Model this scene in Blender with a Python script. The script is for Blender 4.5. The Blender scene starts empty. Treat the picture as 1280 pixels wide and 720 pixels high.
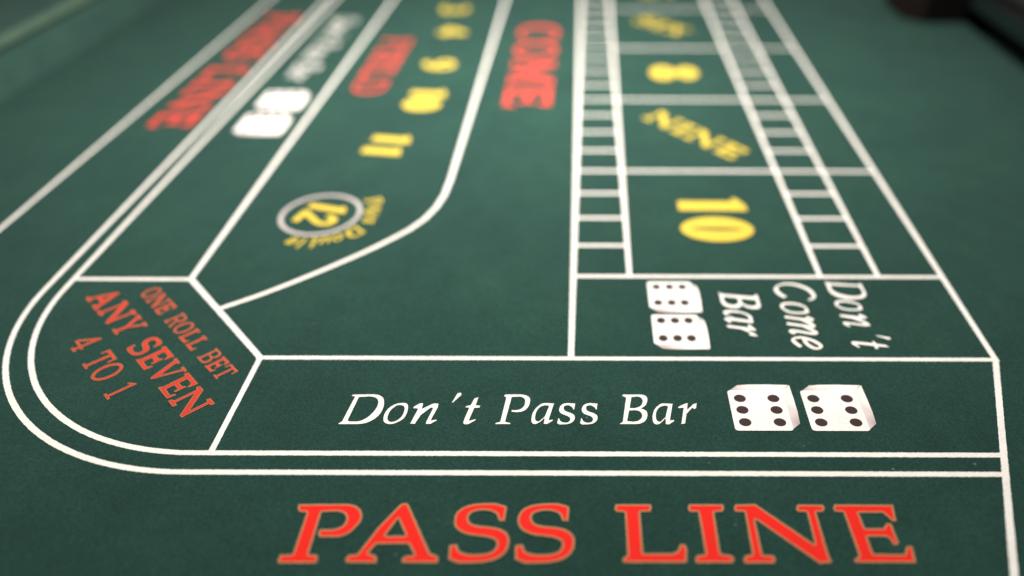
import bpy, bmesh, math, random
from mathutils import Vector, Matrix
from mathutils.geometry import tessellate_polygon

# ------------------------------------------------------------------ camera
scene = bpy.context.scene
col = scene.collection
rnd = random.Random(11)

CAM_H = 0.320
cam_d = bpy.data.cameras.new('camera')
cam = bpy.data.objects.new('camera', cam_d)
col.objects.link(cam)
cam.matrix_world = (Matrix.Translation((0, 0, CAM_H))
                    @ Matrix.Rotation(math.radians(90 - 35.568), 4, 'X')
                    @ Matrix.Rotation(math.radians(0.17), 4, 'Z'))
cam_d.sensor_width = 36
cam_d.lens = 27.453
cam_d.shift_x = -0.0734
cam_d.clip_start = 0.01
cam_d.clip_end = 50
cam_d.dof.use_dof = True
cam_d.dof.focus_distance = 0.442
cam_d.dof.aperture_fstop = 1.85
scene.camera = cam

# ------------------------------------------------------------------ light
world = bpy.data.worlds.new('World')
scene.world = world
world.use_nodes = True
bg = world.node_tree.nodes['Background']
bg.inputs['Color'].default_value = (0.95, 1.0, 0.97, 1)
bg.inputs['Strength'].default_value = 0.30

def area_lamp(name, loc, target, size, energy, color):
    d = bpy.data.lights.new(name, 'AREA')
    d.shape = 'DISK'
    d.size = size
    d.energy = energy
    d.color = color
    o = bpy.data.objects.new(name, d)
    col.objects.link(o)
    o.location = loc
    o.rotation_euler = (Vector(target) - Vector(loc)).to_track_quat('-Z', 'Y').to_euler()
    return o
area_lamp('pendant_lamp', (-0.09, 0.84, 0.60), (-0.09, 0.84, 0), 0.24, 12.3, (1.0, 0.94, 0.87))

scene.view_settings.view_transform = 'Standard'
scene.view_settings.look = 'None'
scene.view_settings.exposure = 0.18
scene.view_settings.gamma = 1
scene.view_settings.use_curve_mapping = False

# ------------------------------------------------------------------ materials
def new_mat(name):
    m = bpy.data.materials.new(name)
    m.use_nodes = True
    nt = m.node_tree
    return m, nt, nt.nodes['Principled BSDF']

def noise(nt, coord, scale, detail=3, rough=0.6):
    n = nt.nodes.new('ShaderNodeTexNoise')
    n.inputs['Scale'].default_value = scale
    n.inputs['Detail'].default_value = detail
    n.inputs['Roughness'].default_value = rough
    nt.links.new(coord, n.inputs['Vector'])
    return n.outputs['Fac']

def ramp(nt, fac, stops):
    r = nt.nodes.new('ShaderNodeValToRGB')
    e = r.color_ramp.elements
    while len(e) < len(stops):
        e.new(0.5)
    for k, (p, c) in enumerate(stops):
        e[k].position = p
        e[k].color = (*c, 1)
    nt.links.new(fac, r.inputs['Fac'])
    return r.outputs['Color']

def mix(nt, mode, fac, a, b):
    n = nt.nodes.new('ShaderNodeMix')
    n.data_type = 'RGBA'
    n.blend_type = mode
    if isinstance(fac, (int, float)):
        n.inputs[0].default_value = fac
    else:
        nt.links.new(fac, n.inputs[0])
    for s, v in ((n.inputs[6], a), (n.inputs[7], b)):
        if isinstance(v, tuple):
            s.default_value = (*v, 1)
        else:
            nt.links.new(v, s)
    return n.outputs[2]

def bump(nt, bsdf, h, strength, dist):
    b = nt.nodes.new('ShaderNodeBump')
    b.inputs['Strength'].default_value = strength
    b.inputs['Distance'].default_value = dist
    nt.links.new(h, b.inputs['Height'])
    nt.links.new(b.outputs['Normal'], bsdf.inputs['Normal'])

FELT = (0.0120, 0.0430, 0.0335)

def felt_colour(nt, base):
    tc = nt.nodes.new('ShaderNodeTexCoord').outputs['Object']
    c = tuple(base)
    fine = noise(nt, tc, 780, 4, 0.8)          # pile, about 1 mm
    fc = ramp(nt, fine, [(0.25, (0.44, 0.47, 0.50)), (0.5, (0.97, 0.98, 0.98)), (0.76, (1.80, 1.66, 1.66))])
    wide = noise(nt, tc, 9, 3)
    wc = ramp(nt, wide, [(0.3, (0.88, 0.90, 0.93)), (0.7, (1.12, 1.10, 1.06))])
    a = mix(nt, 'MULTIPLY', 1.0, c, fc)
    a = mix(nt, 'MULTIPLY', 1.0, a, wc)
    # uneven nap, scuffs left by chips and dice
    nap = ramp(nt, noise(nt, tc, 38, 4, 0.65), [(0.30, (0.87, 0.88, 0.89)), (0.55, (1.0, 1.0, 1.0)), (0.75, (1.14, 1.10, 1.09))])
    a = mix(nt, 'MULTIPLY', 1.0, a, nap)
    mp = nt.nodes.new('ShaderNodeMapping')
    mp.inputs['Rotation'].default_value = (0, 0, 0.5)
    mp.inputs['Scale'].default_value = (14, 120, 1)
    nt.links.new(tc, mp.inputs['Vector'])
    scuff = ramp(nt, noise(nt, mp.outputs['Vector'], 1.0, 3), [(0.66, (0, 0, 0)), (0.80, (0.22, 0.22, 0.22))])
    a = mix(nt, 'MIX', scuff, a, (0.045, 0.085, 0.07))
    # scattered pale lint
    v = nt.nodes.new('ShaderNodeTexVoronoi')
    v.inputs['Scale'].default_value = 85
    v.inputs['Randomness'].default_value = 1
    nt.links.new(tc, v.inputs['Vector'])
    dots = ramp(nt, v.outputs['Distance'], [(0.035, (1, 1, 1)), (0.075, (0, 0, 0))])
    pick = ramp(nt, noise(nt, tc, 60, 1), [(0.60, (0, 0, 0)), (0.66, (1, 1, 1))])
    lint = mix(nt, 'MULTIPLY', 1.0, dots, pick)
    a = mix(nt, 'MIX', lint, a, (0.11, 0.17, 0.14))
    return tc, a, fine

def felt_mat(name, base, sheen=0.065):
    m, nt, b = new_mat(name)
    tc, a, fine = felt_colour(nt, base)
    nt.links.new(a, b.inputs['Base Color'])
    b.inputs['Roughness'].default_value = 0.95
    b.inputs['Specular IOR Level'].default_value = 0.12
    b.inputs['Sheen Weight'].default_value = sheen
    b.inputs['Sheen Roughness'].default_value = 0.5
    b.inputs['Sheen Tint'].default_value = (0.75, 0.95, 0.85, 1)
    bump(nt, b, fine, 0.45, 0.0005)
    return m

def ink_mat(name, colour, wear=0.5, worn=0.25):
    """screen-printed ink soaked into the cloth: the pile shows through in fine specks"""
    m, nt, b = new_mat(name)
    tc = nt.nodes.new('ShaderNodeTexCoord').outputs['Object']
    fine = noise(nt, tc, 700, 4, 0.75)
    sp = ramp(nt, fine, [(0.30, (worn, worn, worn)), (0.30 + 0.22 * wear, (0, 0, 0))])
    tone = ramp(nt, noise(nt, tc, 900, 2), [(0.3, (0.90, 0.90, 0.90)), (0.7, (1.06, 1.06, 1.06))])
    c = mix(nt, 'MULTIPLY', 1.0, tuple(colour), tone)
    c = mix(nt, 'MIX', sp, c, tuple(FELT))
    rub = ramp(nt, noise(nt, tc, 55, 3, 0.7), [(0.40, (0.0, 0.0, 0.0)), (0.75, (0.11, 0.11, 0.11))])
    c = mix(nt, 'MIX', rub, c, tuple(FELT))
    nt.links.new(c, b.inputs['Base Color'])
    b.inputs['Roughness'].default_value = 0.85
    b.inputs['Specular IOR Level'].default_value = 0.15
    bump(nt, b, fine, 0.35, 0.0004)
    return m

M_FELT = felt_mat('green_felt', FELT)
M_WALL = felt_mat('wall_felt', (0.028, 0.067, 0.055), 0.03)
M_WHITE = ink_mat('white_ink', (0.84, 0.80, 0.75), 0.6, 0.45)
M_GREY = ink_mat('grey_ring_ink', (0.44, 0.40, 0.385), 0.6, 0.5)
M_DIE = ink_mat('die_white_ink', (0.84, 0.80, 0.77), 0.55, 0.4)
M_SALMON = ink_mat('faded_red_ink', (0.58, 0.050, 0.038), 0.6, 0.45)
M_RED = ink_mat('red_ink', (0.80, 0.017, 0.009), 0.55, 0.45)
M_RIM = ink_mat('tan_ink_edge', (0.40, 0.21, 0.105), 0.6, 0.5)
M_ORANGE = ink_mat('worn_red_ink', (0.58, 0.042, 0.022), 0.9, 0.6)
M_YELLOW = ink_mat('yellow_ink', (0.58, 0.435, 0.052), 0.5, 0.3)
M_PIP = ink_mat('dark_pip_ink', (0.046, 0.026, 0.026), 0.3, 0.3)

def shade_mat():
    m, nt, b = new_mat('die_shade_ink')
    at = nt.nodes.new('ShaderNodeVertexColor')
    at.layer_name = 'print'
    nt.links.new(at.outputs['Color'], b.inputs['Base Color'])
    b.inputs['Roughness'].default_value = 0.85
    b.inputs['Specular IOR Level'].default_value = 0.15
    return m
M_SHADE = shade_mat()

def wood_mat(name, c0, c1, rough, scale=60):
    m, nt, b = new_mat(name)
    tc = nt.nodes.new('ShaderNodeTexCoord').outputs['Object']
    mp = nt.nodes.new('ShaderNodeMapping')
    mp.inputs['Scale'].default_value = (1, 0.15, 1)
    nt.links.new(tc, mp.inputs['Vector'])
    n = noise(nt, mp.outputs['Vector'], scale, 5)
    nt.links.new(ramp(nt, n, [(0.3, c0), (0.7, c1)]), b.inputs['Base Color'])
    b.inputs['Roughness'].default_value = rough
    b.inputs['Specular IOR Level'].default_value = 0.12
    return m
M_DARKWOOD = wood_mat('dark_wood', (0.0015, 0.0012, 0.0012), (0.004, 0.003, 0.0028), 0.8)
M_RAIL = wood_mat('mottled_grey_rail', (0.003, 0.0035, 0.003), (0.020, 0.020, 0.018), 0.85, 45)
M_SHADEWALL = felt_mat('shade_painted_wall', (0.003, 0.010, 0.009), 0.0)  # near-black green paints the shade on the right wall
M_LIP_HIGHLIGHT = felt_mat('pale_lip_highlight', (0.062, 0.105, 0.075), 0.03)  # paler green paints the light caught by the left wall's lip
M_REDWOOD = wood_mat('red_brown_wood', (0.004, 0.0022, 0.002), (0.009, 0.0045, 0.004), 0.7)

# ------------------------------------------------------------------ mesh helpers (layout drawn in mm, built in metres)
MM = 0.001
_z = [0.00012]
def next_z():
    _z[0] += 0.0000015
    return _z[0]
Z_PRINT = 0.00030

def link(name, me, parent=None, loc=(0, 0, 0)):
    o = bpy.data.objects.new(name, me)
    col.objects.link(o)
    o.location = loc
    if parent is not None:
        o.parent = parent
    return o

def mesh_obj(name, verts, faces, mats, parent, mat_idx=None):
    """origin at the middle of the piece"""
    n = len(verts)
    cx = sum(v[0] for v in verts) / n
    cy = sum(v[1] for v in verts) / n
    cz = min(v[2] for v in verts)
    me = bpy.data.meshes.new(name)
    me.from_pydata([(v[0] - cx, v[1] - cy, v[2] - cz) for v in verts], [], faces)
    for m in (mats if isinstance(mats, (list, tuple)) else [mats]):
        me.materials.append(m)
    if mat_idx:
        for p, i in zip(me.polygons, mat_idx):
            p.material_index = i
    me.update()
    pl = parent.location if parent is not None else Vector((0, 0, 0))
    q = parent.parent if parent is not None else None
    while q is not None:
        pl = pl + q.location
        q = q.parent
    o = link(name, me, parent, (cx - pl[0], cy - pl[1], cz - pl[2]))
    return o

def densify(pts, step, closed=False):
    out = []
    n = len(pts)
    for i in range(n if closed else n - 1):
        a, b = pts[i], pts[(i + 1) % n]
        d = math.dist(a, b)
        k = max(1, int(d / step))
        for j in range(k):
            t = j / k
            out.append((a[0] + (b[0] - a[0]) * t, a[1] + (b[1] - a[1]) * t))
    if not closed:
        out.append(pts[-1])
    return out

def normals2(pts, closed=False):
    n = len(pts)
    res = []
    for i in range(n):
        if closed:
            a, b = pts[i - 1], pts[(i + 1) % n]
        else:
            a, b = pts[max(0, i - 1)], pts[min(n - 1, i + 1)]
        dx, dy = b[0] - a[0], b[1] - a[1]
        l = math.hypot(dx, dy) or 1
        res.append((-dy / l, dx / l))
    return res

def ribbon(name, pts, width, mat, parent, closed=False, step=1.3, jit=0.11):
    """a printed line: a band of ink with slightly furry edges"""
    p = densify(pts, step, closed)
    nn = normals2(p, closed)
    z = next_z()
    v, f = [], []
    w = width / 2
    for (x, y), (nx, ny) in zip(p, nn):
        a = w + rnd.uniform(-jit, jit)
        b = w + rnd.uniform(-jit, jit)
        v.append(((x + nx * a) * MM, (y + ny * a) * MM, z))
        v.append(((x - nx * b) * MM, (y - ny * b) * MM, z))
    n = len(p)
    for i in range(n if closed else n - 1):
        j = (i + 1) % n
        f.append((2 * i + 1, 2 * j + 1, 2 * j, 2 * i))
    return mesh_obj(name, v, f, mat, parent)

def flatten(contour, seg=6):
    """on-curve points (x, y); off-curve quadratic control points (x, y, 0)"""
    n = len(contour)
    pts = []
    for i, p in enumerate(contour):
        pts.append((p[0], p[1], len(p) == 3))
        q = contour[(i + 1) % n]
        if len(p) == 3 and len(q) == 3:
            pts.append(((p[0] + q[0]) / 2, (p[1] + q[1]) / 2, False))
    k = next(i for i, p in enumerate(pts) if not p[2])
    pts = pts[k:] + pts[:k]
    out = []
    i = 0
    n = len(pts)
    while i < n:
        p = pts[i]
        q = pts[(i + 1) % n]
        out.append((p[0], p[1]))
        if q[2]:
            r = pts[(i + 2) % n]
            for s in range(1, seg):
                t = s / seg
                out.append(((1 - t) ** 2 * p[0] + 2 * t * (1 - t) * q[0] + t * t * r[0],
                            (1 - t) ** 2 * p[1] + 2 * t * (1 - t) * q[1] + t * t * r[1]))
            i += 2
        else:
            i += 1
    return out

def catmull(pts, seg=7):
    out = []
    n = len(pts)
    for i in range(n - 1):
        p0, p1, p2, p3 = pts[max(0, i - 1)], pts[i], pts[i + 1], pts[min(n - 1, i + 2)]
        for s in range(seg):
            t = s / seg
            out.append(tuple(0.5 * (2 * b + (c - a) * t + (2 * a - 5 * b + 4 * c - d) * t * t + (3 * b - a - 3 * c + d) * t ** 3)
                             for a, b, c, d in zip(p0, p1, p2, p3)))
    out.append(pts[-1])
    return out

def pen(pts, thick, thin=None, ang=0.9, smooth=True):
    """outline of one pen stroke, calligraphic if thin is given"""
    p = catmull(pts) if smooth else list(pts)
    nn = normals2(p)
    L, R = [], []
    for (x, y), (nx, ny) in zip(p, nn):
        w = thick
        if thin is not None:
            w = thin + (thick - thin) * abs(nx * math.cos(ang) - ny * math.sin(ang))
        L.append((x + nx * w / 2, y + ny * w / 2))
        R.append((x - nx * w / 2, y - ny * w / 2))
    return L + R[::-1]

def ell(cx, cy, rx, ry, n=28):
    return [(cx + rx * math.cos(2 * math.pi * i / n), cy + ry * math.sin(2 * math.pi * i / n)) for i in range(n)]

def area2(c):
    return sum(c[i - 1][0] * c[i][1] - c[i][0] * c[i - 1][1] for i in range(len(c)))

def shape_mesh(name, shapes, tf, mats, parent, rim=0.0, jit=0.07, step=0.9, dz=0.0, thin=0.0):
    """shapes: [[outer, hole, ...], ...] in glyph units; tf maps to layout mm"""
    v, f, mi = [], [], []
    z0 = Z_PRINT + dz
    for k, cs in enumerate(shapes):
        z = z0 + k * 0.000002
        loops = []
        for ci, c in enumerate(cs):
            q = densify([tf(*p[:2]) for p in c], step, True)
            a = area2(q)
            if (a < 0) == (ci == 0):
                q.reverse()
            nn = normals2(q, True)
            q = [(x + nx * d, y + ny * d) for (x, y), (nx, ny) in zip(q, nn) for d in (thin + rnd.uniform(-jit, jit),)]
            loops.append(q)
        base = len(v)
        allp = [p for l in loops for p in l]
        v += [(x * MM, y * MM, z) for x, y in allp]
        for t in tessellate_polygon([[Vector((x, y, 0)) for x, y in l] for l in loops]):
            a, b, c = (allp[i] for i in t)
            cr = (b[0] - a[0]) * (c[1] - a[1]) - (c[0] - a[0]) * (b[1] - a[1])
            f.append(tuple(base + i for i in (t if cr > 0 else t[::-1])))
            mi.append(0)
        if rim:
            for l in loops:
                nn = normals2(l, True)
                base = len(v)
                m = len(l)
                for (x, y), (nx, ny) in zip(l, nn):
                    r = rim * rnd.uniform(0.75, 1.25)
                    v.append(((x + nx * rim * 0.75) * MM, (y + ny * rim * 0.75) * MM, z + 0.000003))
                    v.append(((x - nx * r * 0.25) * MM, (y - ny * r * 0.25) * MM, z + 0.000003))
                for i in range(m):
                    j = (i + 1) % m
                    f.append((base + 2 * i + 1, base + 2 * j + 1, base + 2 * j, base + 2 * i))
                    mi.append(1)
    return mesh_obj(name, v, f, mats, parent, mi)

# ------------------------------------------------------------------ lettering: outlines in cap heights
SERIF = {
    'P': [[(0.0,0.967),(0.696,0.979),(0.918,0.971,0),(0.987,0.791),(1.022,0.685,0),(0.956,0.572),(0.872,0.394,0),(0.705,0.385),(0.473,0.384),(0.425,0.451),(0.439,0.528),(0.596,0.528),(0.798,0.546,0),(0.764,0.719),(0.727,0.826,0),(0.588,0.829),(0.386,0.821),(0.407,0.11),(0.516,0.105),(0.546,0.073),(0.557,-0.037),(0.025,-0.039),(0.0,0.016),(0.006,0.104),(0.176,0.112),(0.163,0.815),(0.058,0.823),(0.013,0.877)]],
    'A': [[(0.578,0.973),(0.619,0.991),(0.677,0.991),(0.705,0.964),(1.157,0.135),(1.252,0.103),(1.285,0.055),(1.287,-0.027),(0.794,-0.026),(0.775,0.038),(0.819,0.094),(0.935,0.102),(0.819,0.28),(0.38,0.274),(0.3,0.132),(0.412,0.097),(0.442,0.052),(0.447,-0.03),(0.037,-0.028),(0.0,0.035),(0.037,0.107),(0.145,0.115),(0.337,0.565)],[(0.595,0.705),(0.753,0.422),(0.479,0.421)]],
    'S': [[(0.786,0.915),(0.77,0.675),(0.684,0.675),(0.641,0.789),(0.565,0.86,0),(0.448,0.86),(0.23,0.854,0),(0.243,0.726),(0.26,0.613,0),(0.419,0.596),(0.593,0.579),(0.861,0.537,0),(0.873,0.335),(0.893,-0.021,0),(0.381,-0.03),(0.19,-0.031),(0.044,0.032),(0.027,0.266),(0.14,0.283),(0.177,0.185),(0.238,0.12,0),(0.39,0.121),(0.695,0.114,0),(0.686,0.285),(0.683,0.384,0),(0.441,0.409),(0.282,0.433),(0.052,0.492,0),(0.032,0.673),(0.0,0.985,0),(0.447,0.999),(0.609,1.0),(0.754,0.951)]],
    'L': [[(0.0,0.894),(0.014,0.984),(0.544,0.986),(0.555,0.923),(0.528,0.845),(0.382,0.838),(0.386,0.145),(0.781,0.146),(0.853,0.179),(0.905,0.294),(0.975,0.294),(1.002,0.212),(0.972,-0.012),(0.096,-0.015),(0.085,0.04),(0.128,0.099),(0.156,0.104),(0.148,0.831),(0.025,0.843)]],
    'I': [[(0.0,0.916),(0.03,0.988),(0.53,0.99),(0.542,0.918),(0.511,0.849),(0.386,0.842),(0.384,0.141),(0.533,0.117),(0.558,0.053),(0.527,-0.013),(0.021,-0.015),(0.007,0.051),(0.049,0.112),(0.162,0.132),(0.145,0.841),(0.015,0.847)]],
    'N': [[(0.001,0.918),(0.033,0.987),(0.337,0.996),(1.042,0.3),(1.054,0.846),(0.924,0.853),(0.908,0.912),(0.954,0.99),(1.329,0.986),(1.343,0.914),(1.303,0.851),(1.2,0.847),(1.202,0.154),(1.217,-0.005),(1.042,-0.022),(0.288,0.714),(0.29,0.127),(0.44,0.116),(0.457,0.047),(0.421,-0.016),(0.01,-0.017),(0.0,0.046),(0.046,0.115),(0.138,0.131),(0.148,0.847),(0.012,0.85)]],
    'E': [[(0.0,0.923),(0.04,0.992),(0.908,0.99),(0.865,0.695),(0.803,0.681),(0.761,0.757),(0.706,0.836),(0.363,0.835),(0.375,0.572),(0.633,0.573),(0.703,0.66),(0.775,0.66),(0.783,0.321),(0.747,0.285),(0.681,0.296),(0.667,0.387),(0.628,0.42),(0.367,0.42),(0.371,0.148),(0.791,0.141),(0.862,0.272),(0.949,0.28),(0.915,-0.002),(0.079,-0.004),(0.065,0.043),(0.154,0.115),(0.134,0.848),(0.012,0.855)]],
}
ITALIC = {
    'D': [[(0.0,-0.01),(0.072,0.071),(0.175,0.895),(0.085,0.92),(0.108,0.972),(0.616,0.985),(0.899,0.969,0),(0.937,0.674),(0.996,0.288,0),(0.769,0.09),(0.634,-0.033,0),(0.424,-0.031),(0.029,-0.032)],[(0.281,0.879),(0.207,0.095),(0.26,0.069),(0.4,0.069),(0.586,0.073,0),(0.714,0.336),(0.82,0.555,0),(0.775,0.725),(0.732,0.898,0),(0.514,0.897)]],
    'o': [[(0.467,0.687),(0.568,0.66,0),(0.575,0.457),(0.597,0.126,0),(0.394,0.028),(0.335,-0.027,0),(0.231,-0.027),(0.063,-0.006,0),(0.045,0.157),(0.0,0.454,0),(0.203,0.624),(0.285,0.693,0)],[(0.4,0.598),(0.488,0.574,0),(0.486,0.423),(0.491,0.191,0),(0.358,0.093),(0.214,-0.005,0),(0.153,0.157),(0.109,0.388,0),(0.261,0.573),(0.323,0.625,0)]],
    'n': [[(0.001,0.558),(0.136,0.678),(0.22,0.678),(0.221,0.492),(0.428,0.652),(0.495,0.679),(0.589,0.663),(0.591,0.527),(0.493,0.112),(0.618,0.136),(0.636,0.097),(0.502,-0.017),(0.386,-0.017),(0.384,0.063),(0.475,0.51),(0.425,0.526),(0.23,0.275),(0.142,-0.018),(0.019,-0.009),(0.121,0.491),(0.0,0.501)]],
    "'": [[(0.0,0.691),(0.098,1.029),(0.18,1.054),(0.215,0.976),(0.046,0.705)]],
    't': [[(0.016,0.018),(0.027,0.148),(0.097,0.523),(0.0,0.536),(0.029,0.591),(0.122,0.615),(0.179,0.838),(0.291,0.908),(0.253,0.615),(0.362,0.606),(0.347,0.524),(0.229,0.517),(0.15,0.1),(0.295,0.156),(0.312,0.117),(0.153,-0.02),(0.061,-0.027)]],
    'P': [[(0.0,0.005),(0.02,0.038),(0.111,0.07),(0.186,0.876),(0.127,0.939),(0.159,0.992),(0.512,0.997),(0.78,0.984,0),(0.781,0.775),(0.781,0.385,0),(0.485,0.374),(0.353,0.393),(0.348,0.46),(0.479,0.458),(0.666,0.502,0),(0.649,0.757),(0.639,0.913,0),(0.47,0.905),(0.325,0.894),(0.239,0.071),(0.359,0.033),(0.363,-0.013),(0.007,-0.017)]],
    'a': [[(0.305,0.701),(0.534,0.688),(0.425,0.134),(0.518,0.147),(0.52,0.101),(0.385,-0.012),(0.302,0.003),(0.317,0.189),(0.198,-0.007,0),(0.105,-0.013),(0.0,-0.007,0),(0.006,0.171),(0.007,0.469,0),(0.188,0.639),(0.245,0.701,0)],[(0.333,0.612),(0.406,0.599),(0.315,0.238),(0.193,0.09),(0.1,0.074,0),(0.103,0.237),(0.112,0.503,0),(0.251,0.588)]],
    's': [[(0.427,0.683),(0.406,0.473),(0.37,0.48),(0.345,0.591,0),(0.249,0.615),(0.141,0.614,0),(0.156,0.506),(0.157,0.432,0),(0.277,0.389),(0.444,0.323,0),(0.427,0.192),(0.402,-0.01,0),(0.169,-0.02),(0.053,-0.021),(0.0,0.027),(0.027,0.19),(0.058,0.19),(0.074,0.06,0),(0.191,0.051),(0.296,0.051,0),(0.305,0.158),(0.304,0.234,0),(0.185,0.283),(0.023,0.345,0),(0.037,0.489),(0.054,0.699,0),(0.247,0.703)]],
    'B': [[(0.0,0.017),(0.072,0.076),(0.185,0.889),(0.091,0.951),(0.117,1.0),(0.531,1.006),(0.73,0.996,0),(0.708,0.804),(0.688,0.599,0),(0.529,0.52),(0.705,0.481,0),(0.676,0.281),(0.64,-0.003,0),(0.36,-0.004),(0.006,-0.005)],[(0.327,0.907),(0.267,0.536),(0.386,0.537),(0.568,0.581,0),(0.578,0.769),(0.575,0.918,0),(0.453,0.918)],[(0.249,0.445),(0.19,0.105),(0.318,0.09),(0.505,0.09,0),(0.539,0.28),(0.537,0.446,0),(0.382,0.453)]],
    'r': [[(0.0,0.578),(0.179,0.695),(0.253,0.712),(0.218,0.495),(0.369,0.671),(0.469,0.713),(0.437,0.536),(0.385,0.495),(0.343,0.546),(0.191,0.344),(0.123,0.023),(0.016,0.0),(0.128,0.545),(0.007,0.527)]],
}
SERIF.update({
    'O': [ell(.54, .5, .54, .52), ell(.54, .5, .34, .40)],
    'C': [[(.95,1.0),(.95,.66),(.85,.66),(.80,.91,0),(.55,.91),(.22,.91,0),(.22,.5),(.22,.09,0),(.58,.09),(.80,.09,0),(.92,.28),(1.0,.22),(.86,-.02,0),(.54,-.02),(0,-.02,0),(0,.5),(0,1.02,0),(.52,1.02),(.72,1.02,0),(.84,.93),(.86,1.0)]],
    'D': [[(0,1),(.55,1),(1.1,1,0),(1.1,.5),(1.1,0,0),(.55,0),(0,0),(0,.1),(.12,.1),(.12,.9),(0,.9)], [(.31,.9),(.52,.9),(.9,.9,0),(.9,.5),(.9,.1,0),(.52,.1),(.31,.1)]],
    'B': [[(0,1),(.6,1),(.95,1,0),(.95,.75),(.95,.57,0),(.76,.53),(1.02,.48,0),(1.02,.26),(1.02,0,0),(.62,0),(0,0),(0,.1),(.12,.1),(.12,.9),(0,.9)], [(.31,.9),(.55,.9),(.75,.9,0),(.75,.74),(.75,.57,0),(.55,.57),(.31,.57)], [(.31,.47),(.58,.47),(.81,.47,0),(.81,.28),(.81,.1,0),(.58,.1),(.31,.1)]],
    'R': [[(0,1),(.6,1),(1,1,0),(1,.73),(1,.52,0),(.75,.47),(.95,.1),(1.1,.1),(1.1,0),(.82,0),(.55,.45),(.31,.45),(.31,.1),(.43,.1),(.43,0),(0,0),(0,.1),(.12,.1),(.12,.9),(0,.9)], [(.31,.9),(.57,.9),(.79,.9,0),(.79,.72),(.79,.55,0),(.57,.55),(.31,.55)]],
    'T': [[(0,1),(1,1),(1,.68),(.9,.68),(.86,.88),(.6,.88),(.6,.1),(.75,.1),(.75,0),(.25,0),(.25,.1),(.4,.1),(.4,.88),(.14,.88),(.1,.68),(0,.68)]],
    'V': [[(0,1),(.4,1),(.4,.9),(.3,.9),(.58,.28),(.82,.9),(.7,.9),(.7,1),(1.05,1),(1.05,.9),(.95,.9),(.59,0),(.47,0),(.09,.9),(0,.9)]],
    'Y': [[(0,1),(.4,1),(.4,.9),(.3,.9),(.54,.55),(.78,.9),(.68,.9),(.68,1),(1.02,1),(1.02,.9),(.92,.9),(.62,.43),(.62,.1),(.76,.1),(.76,0),(.28,0),(.28,.1),(.42,.1),(.42,.43),(.09,.9),(0,.9)]],
    'X': [[(0,1),(.42,1),(.42,.9),(.33,.9),(.52,.63),(.72,.9),(.62,.9),(.62,1),(.98,1),(.98,.9),(.87,.9),(.58,.53),(.92,.1),(1.02,.1),(1.02,0),(.6,0),(.6,.1),(.68,.1),(.47,.38),(.26,.1),(.36,.1),(.36,0),(0,0),(0,.1),(.11,.1),(.41,.48),(.1,.9),(0,.9)]],
    'F': [[(0,1),(.92,1),(.92,.68),(.82,.68),(.78,.9),(.31,.9),(.31,.56),(.56,.56),(.58,.68),(.66,.68),(.66,.36),(.58,.36),(.56,.46),(.31,.46),(.31,.1),(.46,.1),(.46,0),(0,0),(0,.1),(.12,.1),(.12,.9),(0,.9)]],
    'M': [[(0,1),(.3,1),(.62,.35),(.94,1),(1.24,1),(1.24,.9),(1.13,.9),(1.13,.1),(1.24,.1),(1.24,0),(.82,0),(.82,.1),(.94,.1),(.94,.72),(.6,0),(.54,0),(.22,.7),(.22,.1),(.34,.1),(.34,0),(0,0),(0,.1),(.11,.1),(.11,.9),(0,.9)]],
    '4': [[(.62,1),(.76,1),(.76,.34),(.92,.34),(.92,.24),(.76,.24),(.76,.1),(.88,.1),(.88,0),(.46,0),(.46,.1),(.58,.1),(.58,.24),(0,.24),(0,.34)], [(.58,.34),(.58,.74),(.2,.34)]],
    '1': [[(.28,1),(.36,1),(.36,.1),(.52,.1),(.52,0),(.02,0),(.02,.1),(.18,.1),(.18,.82),(0,.76),(0,.84)]],
})
# bold plain numerals
NUM = {
    '1': [[[(.05,0),(.31,0),(.31,1),(.17,1),(-.04,.88),(-.04,.80),(.05,.82)]]],
    '0': [[ell(.31, .5, .31, .515), ell(.31, .5, .034, .36)]],
    '8': [[ell(.31, .765, .27, .235), ell(.31, .765, .05, .06)], [ell(.31, .26, .30, .268), ell(.31, .26, .06, .07)]],
    '9': [[ell(.31, .68, .31, .33), ell(.31, .68, .12, .14)], [pen([(.53,.68),(.50,.34),(.32,.10),(.10,.10)], .20)]],
    '4': [[[(.38,1),(.58,1),(.58,.38),(.70,.38),(.70,.20),(.58,.20),(.58,0),(.36,0),(.36,.20),(0,.20),(0,.38)], [(.36,.38),(.36,.74),(.17,.38)]]],
    '3': [[pen([(.06,.82),(.28,.93),(.48,.80),(.42,.60),(.24,.54)], .18)], [pen([(.24,.54),(.50,.46),(.52,.22),(.28,.07),(.04,.17)], .18)]],
    '2': [[pen([(.08,.70),(.20,.93),(.46,.90),(.50,.66),(.30,.38),(.08,.10)], .18)], [[(.0,0),(.62,0),(.62,.18),(.0,.18)]]],
    '5': [[[(.10,1),(.58,1),(.58,.84),(.26,.84),(.24,.56),(.06,.56)]], [pen([(.12,.56),(.40,.58),(.52,.36),(.40,.12),(.06,.10)], .18)]],
}
def it(pts, thick=.115, thin=.05):
    return pen([(x + .20 * y, y) for x, y in pts], thick, thin)
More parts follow.
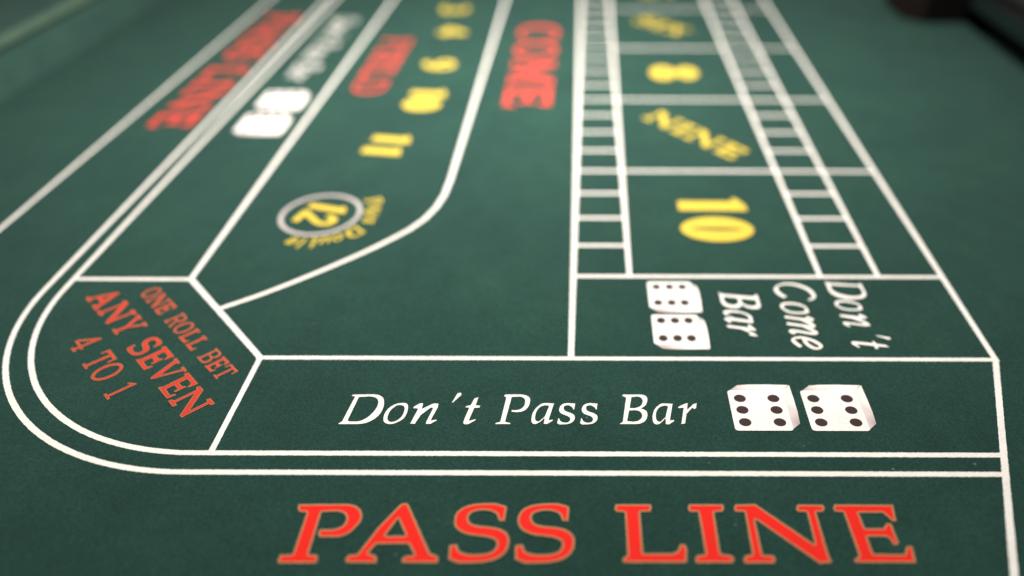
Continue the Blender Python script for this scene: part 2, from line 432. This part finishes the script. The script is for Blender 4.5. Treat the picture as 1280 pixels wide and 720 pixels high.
ITALIC.update({
    'C': [[pen([(.86,.78),(.80,.92),(.60,.97),(.30,.84),(.10,.52),(.12,.20),(.32,.02),(.56,.06),(.74,.20)], .13, .06)]],
    'e': [[it([(.06,.30),(.26,.33),(.40,.46),(.38,.60),(.26,.65),(.10,.52),(.02,.30),(.06,.10),(.20,.02),(.42,.16)], .115, .07)]],
    'm': [[it([(-.02,.56),(.10,.66),(.09,.0)], .12, .08)], [it([(.10,.40),(.28,.62),(.40,.60),(.38,.0)], .12, .08)], [it([(.40,.40),(.58,.62),(.70,.60),(.67,.06),(.80,.12)], .12, .08)]],
    'y': [[it([(.0,.66),(.14,.12),(.24,.06)])], [it([(.44,.66),(.20,-.12),(-.06,-.26)])]],
    'u': [[it([(.0,.64),(.02,.12),(.14,.02),(.30,.14)])], [it([(.36,.66),(.34,.08),(.44,.06)])]],
    'b': [[it([(.02,1.0),(.02,.06),(.16,.0),(.36,.16),(.36,.50),(.20,.62),(.06,.46)])]],
    'l': [[it([(.02,1.0),(.02,.08),(.14,.04)])]],
})

def shapes_of(font, ch):
    g = font[ch]
    if not isinstance(g[0][0], list):
        g = [g]
    return [[flatten(c) for c in s] for s in g]

def glyph_w(font, ch):
    return max(p[0] for s in shapes_of(font, ch) for p in s[0])

def word(parent, label, font, text, mats, origin, ang, size, length=None, xs=1.0, track=0.10, space=0.55,
         starts=None, rim=0.0, jit=0.07, thin=0.0):
    """one printed word group: an Empty at its middle with one mesh per letter"""
    e = bpy.data.objects.new('lettering', None)
    e.empty_display_size = 0.01
    col.objects.link(e)
    e.parent = parent
    e['label'] = label
    c, s = math.cos(ang), math.sin(ang)
    pens, x = [], 0.0
    for ch in text:
        if ch == ' ':
            x += space
            continue
        pens.append((ch, x))
        x += glyph_w(font, ch) + track
    total = x - track
    if length:
        xs = length / (total * size)
    mid = total * xs * size / 2
    e.location = ((origin[0] + c * mid) * MM, (origin[1] + s * mid) * MM, 0)
    for i, (ch, px) in enumerate(pens):
        if starts:
            px = starts[i] / (size * xs)
        def tf(gx, gy, px=px):
            a, b = (px + gx) * size * xs, gy * size
            return (origin[0] + c * a - s * b, origin[1] + s * a + c * b)
        shape_mesh('letter', shapes_of(font, ch), tf, mats, e, rim=rim, jit=jit, thin=thin)
    return e

# ------------------------------------------------------------------ the table
table = bpy.data.objects.new('craps_table', None)
table.empty_display_size = 0.1
col.objects.link(table)
table['label'] = 'green felt craps table with white, red and yellow printed betting layout'
table['category'] = 'table'

X_L, X_R, Y0, Y1 = -0.617, 0.507, -0.45, 2.10

def slab(name, x0, x1, y0, y1, z0, z1, mat, parent):
    v = [(x, y, z) for z in (z0, z1) for y in (y0, y1) for x in (x0, x1)]
    f = [(0, 2, 3, 1), (4, 5, 7, 6), (0, 1, 5, 4), (2, 6, 7, 3), (0, 4, 6, 2), (1, 3, 7, 5)]
    return mesh_obj(name, v, f, mat, parent)

# felt bed: a gently uneven sheet on a board
def felt_bed():
    nx, ny = 90, 200
    v, f = [], []
    for j in range(ny + 1):
        for i in range(nx + 1):
            v.append((X_L + (X_R - X_L) * i / nx, Y0 + (Y1 - Y0) * j / ny, 0.0))
    for j in range(ny):
        for i in range(nx):
            a = j * (nx + 1) + i
            f.append((a, a + 1, a + nx + 2, a + nx + 1))
    k = len(v)
    v += [(X_L, Y0, -.02), (X_R, Y0, -.02), (X_R, Y1, -.02), (X_L, Y1, -.02)]
    f.append((k, k + 3, k + 2, k + 1))
    f.append((k, k + 1, nx, 0))
    o = mesh_obj('felt_bed', v, f, M_FELT, table)
    o['label'] = 'dark green felt playing surface of the table'
felt_bed()

def extrude_profile(name, prof, y0, y1, mat, parent, n=60):
    """profile (x, z) in metres swept along the table"""
    v, f = [], []
    m = len(prof)
    for j in range(n + 1):
        y = y0 + (y1 - y0) * j / n
        for x, z in prof:
            v.append((x, y, z))
    for j in range(n):
        for i in range(m - 1):
            a = j * m + i
            f.append((a, a + m, a + m + 1, a + 1))
    f.append(tuple(range(m)))
    f.append(tuple(reversed(range(n * m, n * m + m))))
    o = mesh_obj(name, v, f, mat, parent)
    for p in o.data.polygons:
        p.use_smooth = False
    bm = bmesh.new()
    bm.from_mesh(o.data)
    bmesh.ops.recalc_face_normals(bm, faces=bm.faces)
    bm.to_mesh(o.data)
    bm.free()
    return o

# left: low felt-covered cushion with a rounded lip and a ledge behind
w = extrude_profile('side_wall', [(-0.6172, 0.0), (-0.6200, 0.010), (-0.6245, 0.024), (-0.6290, 0.036), (-0.6330, 0.0405), (-0.640, 0.0400), (-0.652, 0.034), (-0.68, 0.026), (-1.15, -0.012), (-1.15, -0.02), (-0.6172, -0.02)], Y0, Y1, M_WALL, table)
w['label'] = 'low green felt side wall sloping up from the bed'
w = extrude_profile('lip_highlight', [(-0.6345 + 0.0075 * math.cos(a), 0.0415 + 0.0075 * math.sin(a)) for a in [i * math.pi / 7 for i in range(14)]] , Y0, Y1, M_LIP_HIGHLIGHT, table)  # tube added as a painted highlight on the rounded lip
w['label'] = 'pale green highlight painted along the top of the side wall'
# right: low wall, shade put into its dark colour, with a mottled rail on top
w = extrude_profile('side_wall', [(0.5072, -0.02), (0.70, -0.02), (0.70, 0.040), (0.522, 0.040), (0.514, 0.038), (0.509, 0.032), (0.5074, 0.022)], Y0, Y1, M_SHADEWALL, table)
w['label'] = 'side wall with its shade painted dark along the felt'
w = extrude_profile('rail', [(0.511, 0.0402), (0.72, 0.0402), (0.72, 0.066), (0.545, 0.064), (0.518, 0.052)], Y0, Y1, M_RAIL, table)
w['label'] = 'mottled dark grey rail on top of the dark wall'
e_ = slab('end_wall', -0.80, 0.70, Y1 + .0004, Y1 + .08, -0.02, 0.044, M_WALL, table)
e_['label'] = 'green felt end wall at the far end of the table'

# ---- printed lines
LW = 3.35
def line(label, pts, width=LW, closed=False):
    o = ribbon('printed_line', pts, width, M_WHITE, table, closed)
    if label:
        o['label'] = label
    return o

def corner_line(r, x_end, y_far):
    cx, cy = -214.0, 445.0
    pts = [(cx - r, y_far)]
    pts += [(cx + r * math.cos(a), cy + r * math.sin(a)) for a in [math.pi + i * (math.pi / 2) / 40 for i in range(41)]]
    pts.append((x_end, cy - r))
    return pts
FAR = 1830
line('outer white line of the double border, curving round the corner', corner_line(166, 221.5, FAR))
line('inner white line of the double border, curving round the corner', corner_line(152.5, 226.0, FAR))
line('white line at the right edge of the number boxes and the pass line', [(255.5, 1452), (255.5, 371.6), (197, 212)], 3.7)
line('white outer edge line of the pass line along the left', [(-461, FAR), (-461, 330), (-440, 262), (-395, 208), (-330, 178), (-250, 168), (160, 168)])
line('white line between the number boxes and the front strip', [(-206.5, 371.6), (257.5, 371.6)], 3.3)
line('white line on the right of the COME area', [(-10, 1452), (-10, 371.6)], 3.8)
line('white ladder line left of the number boxes', [(30.5, 1452), (30.5, 462)])
line('white ladder line right of the number boxes', [(167.8, 1452), (167.8, 462)])
line('white outer ladder line right of the number boxes', [(209.5, 1452), (209.5, 462)])
line('white line below the number boxes', [(-10, 462), (255.5, 462)])
for k in range(1, 7):
    y = 462 + 165 * k
    line(None, [(-10, y), (255.5, y)])
for k in range(6):
    for j in (1, 2, 3):
        y = 462 + 165 * k + 41.2 * j
        line(None, [(-10, y), (30.5, y)])
        line(None, [(167.8, y), (209.5, y)])
line('white line between the field and the dice strip', [(-283, FAR), (-283, 455.5)], 3.8)
line('white line closing the dice strip', [(-364.5, 456.6), (-281, 456.6)])
line('white slanted line beside the red any-seven lettering', [(-284, 458), (-203.5, 370.7)], 3.7)
line('white short line left of the front strip', [(-204.2, 372.5), (-204.2, 292.5)])
come = [(-248.5, 422.5), (-224, 440.5), (-195, 466), (-164, 496.5), (-140, 525)]
come = catmull(come, 6) + [(-131, 541), (-124.5, 560), (-120.8, 582), (-119.6, 610), (-119.6, FAR)]
line('white curved line between the field and the COME area', come, 3.7)

# ---- front lettering
FR = 0.0
word(table, 'large red serif lettering PASS LINE at the front', SERIF, 'PASSLINE', [M_RED, M_RIM], (-146.1, 224.7), 0, 34.5,
     starts=[0, 31.8, 79.0, 110.6, 160.1, 197.1, 220.3, 270.5], rim=0.95, xs=1.0, thin=0.36)
word(table, "white italic lettering Don't Pass Bar on the front strip", ITALIC, "Don'tPassBar", [M_WHITE], (-140.8, 314.7), 0, 24.3,
     starts=[0, 23.6, 40.2, 61.8, 70.2, 88.8, 108.9, 123.8, 136.8, 159.3, 178.0, 193.7], jit=0.05, thin=0.20)
Q = -math.pi / 4
word(table, 'red serif lettering ONE ROLL BET slanting in the corner', SERIF, 'ONE ROLL BET', [M_ORANGE, M_RIM], (-311.5, 439.0), Q, 12.6, length=126.5, rim=0.3, space=0.75, jit=0.05, thin=0.18)
word(table, 'red serif lettering ANY SEVEN slanting in the corner', SERIF, 'ANY SEVEN', [M_ORANGE, M_RIM], (-346.0, 434.0), Q, 18.6, length=165.0, rim=0.3, space=0.75, jit=0.05, thin=0.18)
word(table, 'red serif lettering 4 TO 1 slanting in the corner', SERIF, '4 TO 1', [M_ORANGE, M_RIM], (-331.5, 383.8), Q, 17.5, length=72.0, rim=0.3, space=0.85, jit=0.05, thin=0.22)

# ---- lettering read from the left side of the table (tops to +X)
H = -math.pi / 2
word(table, "white italic lettering Don't beside the printed dice", ITALIC, "Don't", [M_WHITE], (170.2, 456.0), H, 25.0, xs=0.9, starts=[0, 21.5, 38.0, 60.5, 66.5], jit=0.05, thin=0.12)
word(table, 'white italic lettering Come beside the printed dice', ITALIC, 'Come', [M_WHITE], (132.3, 455.0), H, 26.0, length=74.5, track=0.04, jit=0.05, thin=0.12)
word(table, 'white italic lettering Bar beside the printed dice', ITALIC, 'Bar', [M_WHITE], (92.0, 442.5), H, 26.5, length=49.0, track=0.04, jit=0.05, thin=0.12)
word(table, 'blurred red lettering PASS LINE along the left', SERIF, 'PASS LINE', [M_SALMON], (-436.0, 1093), H, 44.0, length=376.0, space=0.45, thin=0.5)
word(table, "blurred white italic lettering Don't Pass Bar along the left", ITALIC, "Don't Pass Bar", [M_WHITE], (-341.5, 1078), H, 31.0, length=232.0, space=0.4, thin=0.35)
word(table, 'blurred red lettering FIELD beside the yellow numbers', SERIF, 'FIELD', [M_SALMON], (-258.0, 990), H, 37.0, length=183.0, thin=0.5)
word(table, 'blurred red lettering COME in the open strip', SERIF, 'COME', [M_SALMON], (-89.5, 1047), H, 52.0, length=276.0, thin=0.7)

# numbers of the field
def number(label, text, x, y, size, ang, length, track=0.12):
    c, s = math.cos(ang), math.sin(ang)
    # x, y is the middle of the number
    ox = x - c * length / 2 + s * size / 2
    oy = y - s * length / 2 - c * size / 2
    return word(table, label, NUM, text, [M_YELLOW], (ox, oy), ang, size, length=length, track=track)
def d(a): return math.radians(-90 + a)
number('yellow number 11 in the field, next beyond the ringed number', '11', -189.5, 679, 37.5, d(-9), 40.0, 0.26)
number('yellow number 10 in the field', '10', -173.0, 788, 39.0, d(-5), 54.0)
number('yellow number 9 in the field', '9', -174.0, 896, 38.0, d(0), 30.0)
number('yellow number 4 in the field', '4', -175.5, 1020, 38.0, d(-2), 32.0)
number('yellow number 3 in the field', '3', -187.0, 1118, 39.0, d(-4), 34.0)
number('yellow number 12 inside the grey ring', '12', -216.0, 548.5, 34.0, d(-17), 31.0, 0.16)
ring = ribbon('printed_ring', [(-216 + 31.0 * math.cos(2 * math.pi * i / 96), 549 + 31.4 * math.sin(2 * math.pi * i / 96)) for i in range(96)], 3.5, M_GREY, table, True, 1.0)
ring['label'] = 'pale grey printed ring round the yellow 12'

def arc_word(label, text, cx, cy, r, a0, a1, size):
    e = bpy.data.objects.new('lettering', None)
    e.empty_display_size = 0.01
    col.objects.link(e)
    e.parent = table
    e.location = (cx * MM, cy * MM, 0)
    e['label'] = label
    x, pens = 0.0, []
    for ch in text:
        if ch == ' ':
            x += 0.38
            continue
        wd = glyph_w(ITALIC, ch)
        pens.append((ch, x + wd / 2, wd))
        x += wd + 0.07
    for ch, m, wd in pens:
        a = a0 + (a1 - a0) * m / x
        ux, uy = math.cos(a), math.sin(a)      # letter tops point outward
        rx, ry = uy, -ux                        # reading clockwise
        k = abs(a1 - a0) * r / (x * size)
        def tf(gx, gy):
            p = (gx - wd / 2) * size * k
            q = r + gy * size
            return (cx + ux * q + rx * p, cy + uy * q + ry * p)
        shape_mesh('letter', shapes_of(ITALIC, ch), tf, [M_YELLOW], e, jit=0.03, thin=-0.25)
arc_word('small yellow lettering Pays Double round the ring', 'Pays Double', -216, 549, 38.0, math.radians(38), math.radians(-112), 12.5)

# numbers in the boxes
number('yellow number 10 in the nearest number box', '10', 102.5, 542, 56.0, d(-1), 66.0, 0.17)
number('blurred yellow number 8 in its box', '8', 99.0, 872, 55.0, d(0), 43.0)
number('blurred yellow number 5 in its box', '5', 99.0, 1210, 55.0, d(0), 43.0)
number('blurred yellow number 4 in the farthest box', '4', 99.0, 1372, 55.0, d(0), 43.0)
word(table, 'yellow lettering NINE slanting across its box', SERIF, 'NINE', [M_YELLOW], (55.0, 745.0), math.radians(-51), 26.5, length=122.0)
word(table, 'blurred yellow lettering SIX slanting across its box', SERIF, 'SIX', [M_YELLOW], (59.0, 1068.0), math.radians(-47), 30.0, length=84.0)

# ---- printed dice: flat drawings of dice, each with six pips
def printed_die(label, x, y, ang, s=32.9):
    """x, y: lower left corner of the face; the drawing's up is turned by ang"""
    c, sn = math.cos(ang), math.sin(ang)
    def tf(a, b):
        return (x + c * a * s - sn * b * s, y + sn * a * s + c * b * s)
    def rounded(pts, r=0.07):
        out = []
        n = len(pts)
        for i in range(n):
            p, a, b = pts[i], pts[i - 1], pts[(i + 1) % n]
            la, lb = math.dist(p, a), math.dist(p, b)
            q1 = (p[0] + (a[0] - p[0]) * r / la, p[1] + (a[1] - p[1]) * r / la)
            q2 = (p[0] + (b[0] - p[0]) * r / lb, p[1] + (b[1] - p[1]) * r / lb)
            for k in range(5):
                t = k / 4
                out.append(tuple((1 - t) ** 2 * q1[m] + 2 * t * (1 - t) * p[m] + t * t * q2[m] for m in (0, 1)))
        return out
    face = shape_mesh('printed_die', [[rounded([(0, 0), (1, 0), (1, 1), (0, 1)])]], tf, [M_DIE], table, jit=0.05)
    face['label'] = label
    # drawn top and side of the die, shaded in the print
    def shade(poly, cols):
        v = [(tf(*p)[0] * MM, tf(*p)[1] * MM, Z_PRINT - 0.000006) for p in poly]
        nq = len(poly) // 2 - 1
        f = [(i, i + 1, len(poly) - 2 - i, len(poly) - 1 - i) for i in range(nq)]
        o = mesh_obj('side_face', v, f, M_SHADE, face)
        at = o.data.color_attributes.new('print', 'FLOAT_COLOR', 'POINT')
        for i, cc in enumerate(cols):
            at.data[i].color = (*cc, 1)
        bm = bmesh.new(); bm.from_mesh(o.data)
        bmesh.ops.recalc_face_normals(bm, faces=bm.faces)
        for fa in bm.faces:
            if fa.normal.z < 0:
                fa.normal_flip()
        bm.to_mesh(o.data); bm.free()
    W_, Lm, Mv = (0.84, 0.80, 0.75), (0.62, 0.54, 0.53), (0.38, 0.29, 0.29)
    shade([(0.02, .97), (.35, .97), (.70, .97), (.985, .985), (1.13, 1.14), (.72, 1.155), (.40, 1.15), (.20, 1.13)],
          [Mv, Lm, W_, W_, W_, W_, W_, Lm])
    shade([(.97, .97), (.97, .62), (.97, .30), (.975, .02), (1.14, .17), (1.16, .45), (1.16, .75), (1.15, 1.14)],
          [(.72, .66, .63), (.66, .60, .57), Lm, Lm, Mv, Lm, W_, W_])
    for px in (.20, .80):
        for py in (.20, .50, .79):
            p = shape_mesh('pip', [[ell(px, py, .108, .098, 20)]], tf, [M_PIP], face, jit=0.04, step=0.7, dz=0.000008)
    return face
printed_die('left white printed die on the front strip', 83.4, 310.0, 0)
printed_die('right white printed die on the front strip', 126.6, 310.0, 0)
printed_die('far white printed die beside the word Bar', 42.5, 455.0, H, 31.0)
printed_die('near white printed die beside the word Bar', 43.0, 416.5, H, 31.0)
printed_die('far blurred white printed die on the left strip', -346.0, 811.0, H, 42.0)
printed_die('near blurred white printed die on the left strip', -346.0, 749.5, H, 42.0)

# ------------------------------------------------------------------ dark box on the felt at the far right
def dark_box():
    root = bpy.data.objects.new('wooden_box', None)
    root.empty_display_size = 0.03
    col.objects.link(root)
    root.location = (0.466, 1.115, 0.0003)
    root['label'] = 'dark brown wooden box standing on the felt against the dark wall'
    root['category'] = 'box'
    foot = [(.449, 1.062), (.5035, 1.062), (.5035, 1.16), (.449, 1.16)]
    side = [(.428, 1.083), (.4486, 1.0625), (.4486, 1.16), (.428, 1.16)]
    def prism(name, pts, z0, z1, mat):
        n = len(pts)
        v = [(x, y, z0) for x, y in pts] + [(x, y, z1) for x, y in pts]
        f = [tuple(reversed(range(n))), tuple(range(n, 2 * n))]
        f += [(i, (i + 1) % n, n + (i + 1) % n, n + i) for i in range(n)]
        o = mesh_obj(name, v, f, mat, root)
        bm = bmesh.new(); bm.from_mesh(o.data)
        bmesh.ops.bevel(bm, geom=list(bm.edges), offset=0.0012, segments=2, affect='EDGES', profile=0.7)
        bm.to_mesh(o.data); bm.free()
        return o
    prism('body', foot, 0.0003, 0.056, M_DARKWOOD)
    p = prism('side_panel', side, 0.0003, 0.056, M_REDWOOD)
    p['label'] = 'red-brown side of the dark box'
    prism('lid', [(.4265, 1.080), (.449, 1.066), (.5035, 1.066), (.5035, 1.162), (.4265, 1.162)], 0.0562, 0.064, M_DARKWOOD)
dark_box()
